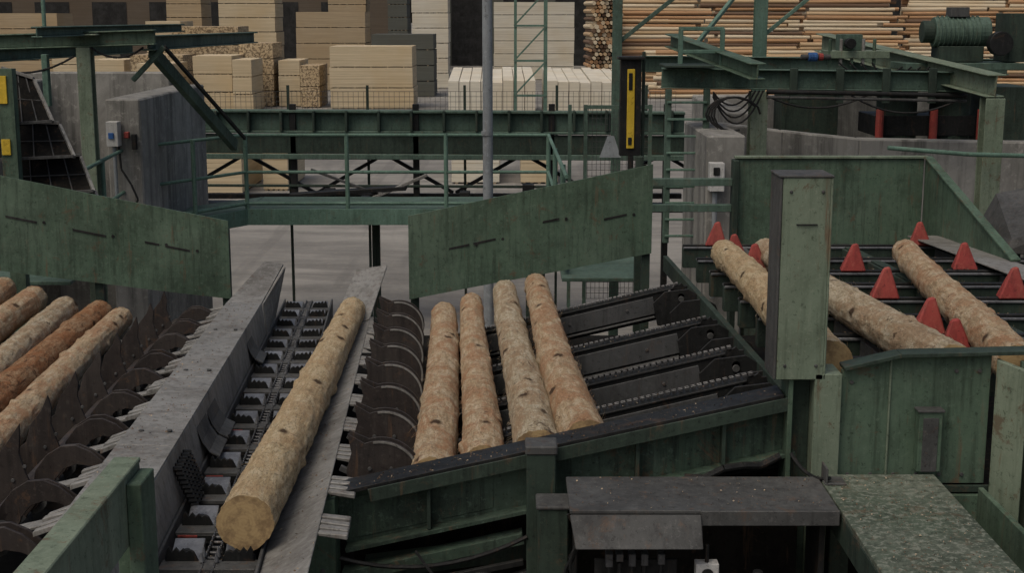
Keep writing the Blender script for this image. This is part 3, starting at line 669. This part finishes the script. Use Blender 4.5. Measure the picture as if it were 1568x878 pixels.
b.beam((1.6,21,5.6),(2.6,21,6.4),.06,.06,GREENF);b.beam((2.6,21,5.4),(3.9,22.9,6.7),.06,.06,RAIL);b.beam((4.0,23,5.6),(5.2,23,6.6),.06,.06,RAIL)
for x in (2.2,2.75): b.box(x,x+.06,Y+.3,Y+.36,5.2,5.8,RAIL)
b.beam((2.2,Y+.33,5.8),(2.8,Y+.33,5.8),.05,.05,RAIL);b.beam((2.2,Y+.33,5.5),(2.8,Y+.33,5.5),.05,.05,RAIL)
b.box(1.98,2.6,Y-.3,Y+.6,5.31,5.34,GREEND)
for i in range(9): b.beam((2.02,Y-.12,3.1+i*.22),(2.54,Y-.12,3.1+i*.22),.03,.03,RAIL)
b.path([(4.6,17.2,4.38),(5.6,17.2,4.3),(6.4,17.3,4.27)],.03,RAIL)
b.tube((3.3,Y-.15,5.0),(5.9,Y-.15,4.95),.03,BLACK);b.tube((3.3,Y-.15,4.93),(5.9,Y-.15,4.88),.02,STEELD)
for x in (3.6,4.2,4.8,5.4): b.box(x,x+.1,Y-.16,Y-.11,4.85,5.3,GREEND)
b.done(.006)
b=B('drive_motor')
cy=19.5
b.tube((5.75,cy,5.75),(6.5,cy,5.75),.20,GREENF,24);b.tube((5.6,cy,5.75),(5.75,cy,5.75),.15,GREEND,20)
for k in range(10): b.tube((5.8+k*.06,cy,5.75),(5.815+k*.06,cy,5.75),.22,GREENF,24)
b.box(5.8,6.4,cy-.2,cy+.2,5.35,5.56,GREEND);b.box(5.3,6.9,cy-.4,cy+.4,5.25,5.34,GREENF)
b.box(6.7,7.2,cy-.3,cy+.3,5.35,6.0,GREEND);b.tube((6.55,cy-.3,5.6),(6.55,cy-.45,5.6),.16,BLACK,20)
b.box(5.95,6.2,cy-.12,cy+.12,5.95,6.08,STEELD);b.box(6.9,7.15,cy-.35,cy-.31,5.5,5.8,GREEN)
b.done(.006)
b=B('hydraulic_unit')
b.box(4.3,5.1,19.2,19.8,5.4,5.5,GREENL);b.box(4.45,4.75,19.3,19.6,5.5,5.72,GREENF);b.tube((4.55,19.25,5.6),(4.55,19.1,5.6),.07,BLACK)
for k in range(5): b.tube((4.3+k*.15,19.25,5.3),(4.3+k*.15,19.25,5.66),.025,STEEL if k%2 else GREEN,8)
b.tube((4.0,19.2,5.42),(4.12,19.2,5.42),.06,BLUE,12);b.tube((3.9,19.2,5.42),(4.3,19.2,5.42),.035,STEELD);b.tube((4.14,19.2,5.42),(4.2,19.2,5.42),.05,RED,12)
for k in range(4): b.hose((4.4+k*.15,19.15,5.35),(5.2+k*.12,18.9,5.3),.18+.04*k,.014,BLACK)
b.done(.005)
b=B('black_cable')
for s in range(4):
    pts=[(2.85+.35*math.cos(t*.45+s*.5)*(1-.1*s),18.2,4.72+.22*math.sin(t*.45+s*.5)) for t in range(9)];b.path(pts,.015,BLACK,6)
for s in range(4): b.hose((2.6,18.3,5.0-.02*s),(3.1+.05*s,18.3,5.02),.18+.07*s,.013,BLACK)
b.hose((3.3,18.35,4.95),(4.6,18.35,4.95),.16,.014,BLACK);b.hose((4.4,18.35,4.95),(5.8,18.35,4.9),.2,.014,BLACK)
b.done(0)
b=B('rotary_drive')
b.box(5.4,6.9,21,22,4.2,4.5,BLACK);b.tube((5.8,21.3,4.0),(5.8,21.3,5.0),.3,GREEND,20);b.tube((6.6,21.3,4.0),(6.6,21.3,5.0),.3,GREEND,20);b.box(5.3,7.1,20.8,22,4.9,5.05,BLACK)
for x in (5.45,6.25,6.95): b.tube((x,20.9,4.05),(x,20.9,4.6),.06,RED,10)
b.box(4.3,5.2,22.5,23.2,3.6,5.0,GREEND);b.box(7.1,7.9,21.5,22.6,3.8,4.9,GREEND)
b.done(.006)
b=B('steel_chute')
b.hexa([(4.9,14.0,3.6),(6.2,13.4,3.7),(6.2,15,3.7),(5.0,15,3.7),(5.05,14.0,3.75),(6.2,13.4,4.3),(6.2,15,4.3),(5.2,15,4.1)],STEELD)
b.tube((5.1,13.6,3.55),(5.6,13.6,3.55),.22,GREEN,20);b.done(.01)
# ------------------------------------------------------------ lumber stacks
def stack(x0,x1,y,top,mat,depth=4,base=0,pack=1.15):
    b=B('lumber_stack');h=top-base;nn=max(1,round(h/pack));ph=h/nn;rs=random.Random(int(x0*97+y))
    w=x1-x0;nx=max(1,round(w/5.5))
    for j in range(nx):
        for i in range(nn):
            a=x0+w*j/nx+.04+rs.uniform(-.04,.04);c=x0+w*(j+1)/nx-.04+rs.uniform(-.05,.03);z=base+i*ph
            b.box(a,c,y,y+depth,z+.06,z+ph-.001,mat)
            for k in range(5): xx=a+(c-a)*(k+.5)/5;b.box(xx-.05,xx+.05,y+.02,y+depth-.02,z,z+.059,LUM4)
            if mat is not LUMG:
                for k in range(1,int((ph-.1)/.16)): b.box(a+.01,c-.01,y-.006,y-.001,z+.1+k*.16,z+.112+k*.16,LUM4 if rs.random()<.4 else mat)
    b.done(0)
S=[(-11.6,-6.25,90,3.93,LUM),(-25.7,-23.2,100,5.45,LUM),(-23.4,-18.8,98,5.1,LUM3),(-17.7,-15.4,92,4.1,LUM3),(-19.8,-17.3,88,3.4,LUM),(-17.2,-15.9,87,3.2,LUM),
(-15.2,-13.7,92,3.0,LUM),(-13.6,-12.3,91,2.7,LUM3),(-23.6,-19,115,9,LUM),(-17,-11.5,112,6.1,LUM4),(-8.1,-5.1,115,7.2,LUM2),(-10.2,-5.6,103,4.5,LUMG),
(-1.7,5.7,130,7.0,LUM2),(-25,-21.5,93,3.3,LUM3),(-28.5,-26.2,96,2.9,LUM),(-22.8,-20.5,86,3.0,LUM),(-11.2,-9.0,47,1.6,LUM),(-8.6,-7.6,48,1.5,LUM),(-2.2,-.4,50,1.3,LUM2),(.3,1.7,50,1.2,LUM),
(-34,-30,105,4.5,LUM),(-40,-35,110,6,LUM4),(-16.5,-13,128,9,LUM4),(-11,-9.2,126,9,LUMG),(9,14,128,6,LUM2),(-29,-26,120,9,LUM4)]
for s in S: stack(*s)
for x0,x1 in ((-3.6,1.3),(2.0,6.9)):
    b=B('board_stack');x=x0;k=0
    while x<x1-.3:
        dz=R(-.08,.08)
        b.hexa([(x,80,0),(x+.58,80,0),(x+.46,90,0),(x-.1,90,0),(x,80,2.2+dz),(x+.58,80,2.2+dz),(x+.46,90,2.6+dz),(x-.1,90,2.6+dz)],LUM2);x+=.62
    b.done(0)
# ------------------------------------------------------------ log piles
def pile(x0,x1,y,h,seed,r=.17,L=7.5):
    b=B('log_pile');rs=random.Random(seed);rows=int(h/(r*1.8))
    for i in range(rows):
        for d in range(2):
            x=x0+rs.uniform(-.5,.5)
            while x<x1-1:
                l=L*rs.uniform(.9,1.05);yy=y+i*.10+d*2*r+rs.uniform(-.08,.08);rad=r*rs.uniform(.75,1.15);z=r+i*r*1.8+rs.uniform(-.03,.03)
                m=rs.choice([PLOG,PLOG,PLOG3,PLOG3,PLOG2,PLOG2,PLOG4])
                b.tube((x,yy,z),(x+l,yy,z+rs.uniform(-.06,.06)),rad,m,8,rad*.85);x+=l+rs.uniform(.1,.5)
    b.done(0,False)
pile(8.0,31,112,7.9,1);pile(31.5,52,113,8,5);pile(10,26,101,3.4,7)
b=B('log_pile');rs=random.Random(4)
for i in range(24):
    for k in range(7):
        if k<7-i*.05:
            rad=.17*rs.uniform(.7,1.1);b.tube((5.9+k*.33+(i%2)*.16+i*.02,110.5+rs.uniform(-.3,.3),.17+i*.30),(5.9+k*.33+(i%2)*.16,115,.17+i*.30),rad,rs.choice([PLOG,PLOG3,PLOG2,PLOG4]),8)
b.done(0)
def shed(x0,x1,y,h,mat):
    b=B('storage_shed');b.box(x0,x1,y,y+20,0,h,mat)
    x=x0+2
    while x<x1-4: b.box(x,x+3.6,y-.05,y-.002,0,h*.55,DARK);x+=6
    b.extr([(x0-1,y-1,h),(x1+1,y-1,h),(x1+1,y+10,h+3),(x0-1,y+10,h+3)],(0,0,.3),GREEND);b.done(0)
shed(-70,-12,150,13,SHED);shed(-9,30,165,14,LUMG);shed(32,90,155,14,SHED)
b=B('steel_tower')
for x,y in ((.1,70),(1.6,70),(.1,72),(1.6,72)): b.box(x,x+.14,y,y+.14,0,9,RAIL)
for i in range(4):
    z=2+i*1.7
    b.beam((.1,70,z),(1.7,70,z),.1,.1,RAIL);b.beam((.1,70,z),(1.7,70,z+1.7),.08,.08,RAIL)
b.done(0)
# ------------------------------------------------------------ world, sun, camera
w=bpy.data.worlds.new("World");sc.world=w;w.use_nodes=True
nt=w.node_tree;sky=nt.nodes.new('ShaderNodeTexSky');sky.sky_type='NISHITA';sky.sun_disc=False
EL=math.radians(60);AZ=math.radians(-140)
sky.sun_elevation=EL;sky.sun_rotation=AZ;sky.dust_density=7;sky.air_density=1.0;sky.ozone_density=.3
nt.links.new(sky.outputs[0],nt.nodes['Background'].inputs[0]);nt.nodes['Background'].inputs[1].default_value=.093
sl=bpy.data.lights.new('sun','SUN');sl.energy=.75;sl.angle=math.radians(35);sl.color=(1,.97,.89)
so=bpy.data.objects.new('sun',sl);sc.collection.objects.link(so)
d=Vector((math.sin(AZ)*math.cos(EL),math.cos(AZ)*math.cos(EL),math.sin(EL)));so.rotation_euler=d.to_track_quat('Z','Y').to_euler()
cd=bpy.data.cameras.new('camera');cam=bpy.data.objects.new('camera',cd);sc.collection.objects.link(cam)
cam.location=(0,0,6);cam.rotation_euler=(math.radians(90-11.03),0,0);cd.lens=49.36;cd.sensor_width=36;cd.clip_end=2000;cd.clip_start=.05
sc.camera=cam
sc.view_settings.view_transform='Standard';sc.view_settings.look='None';sc.view_settings.exposure=0
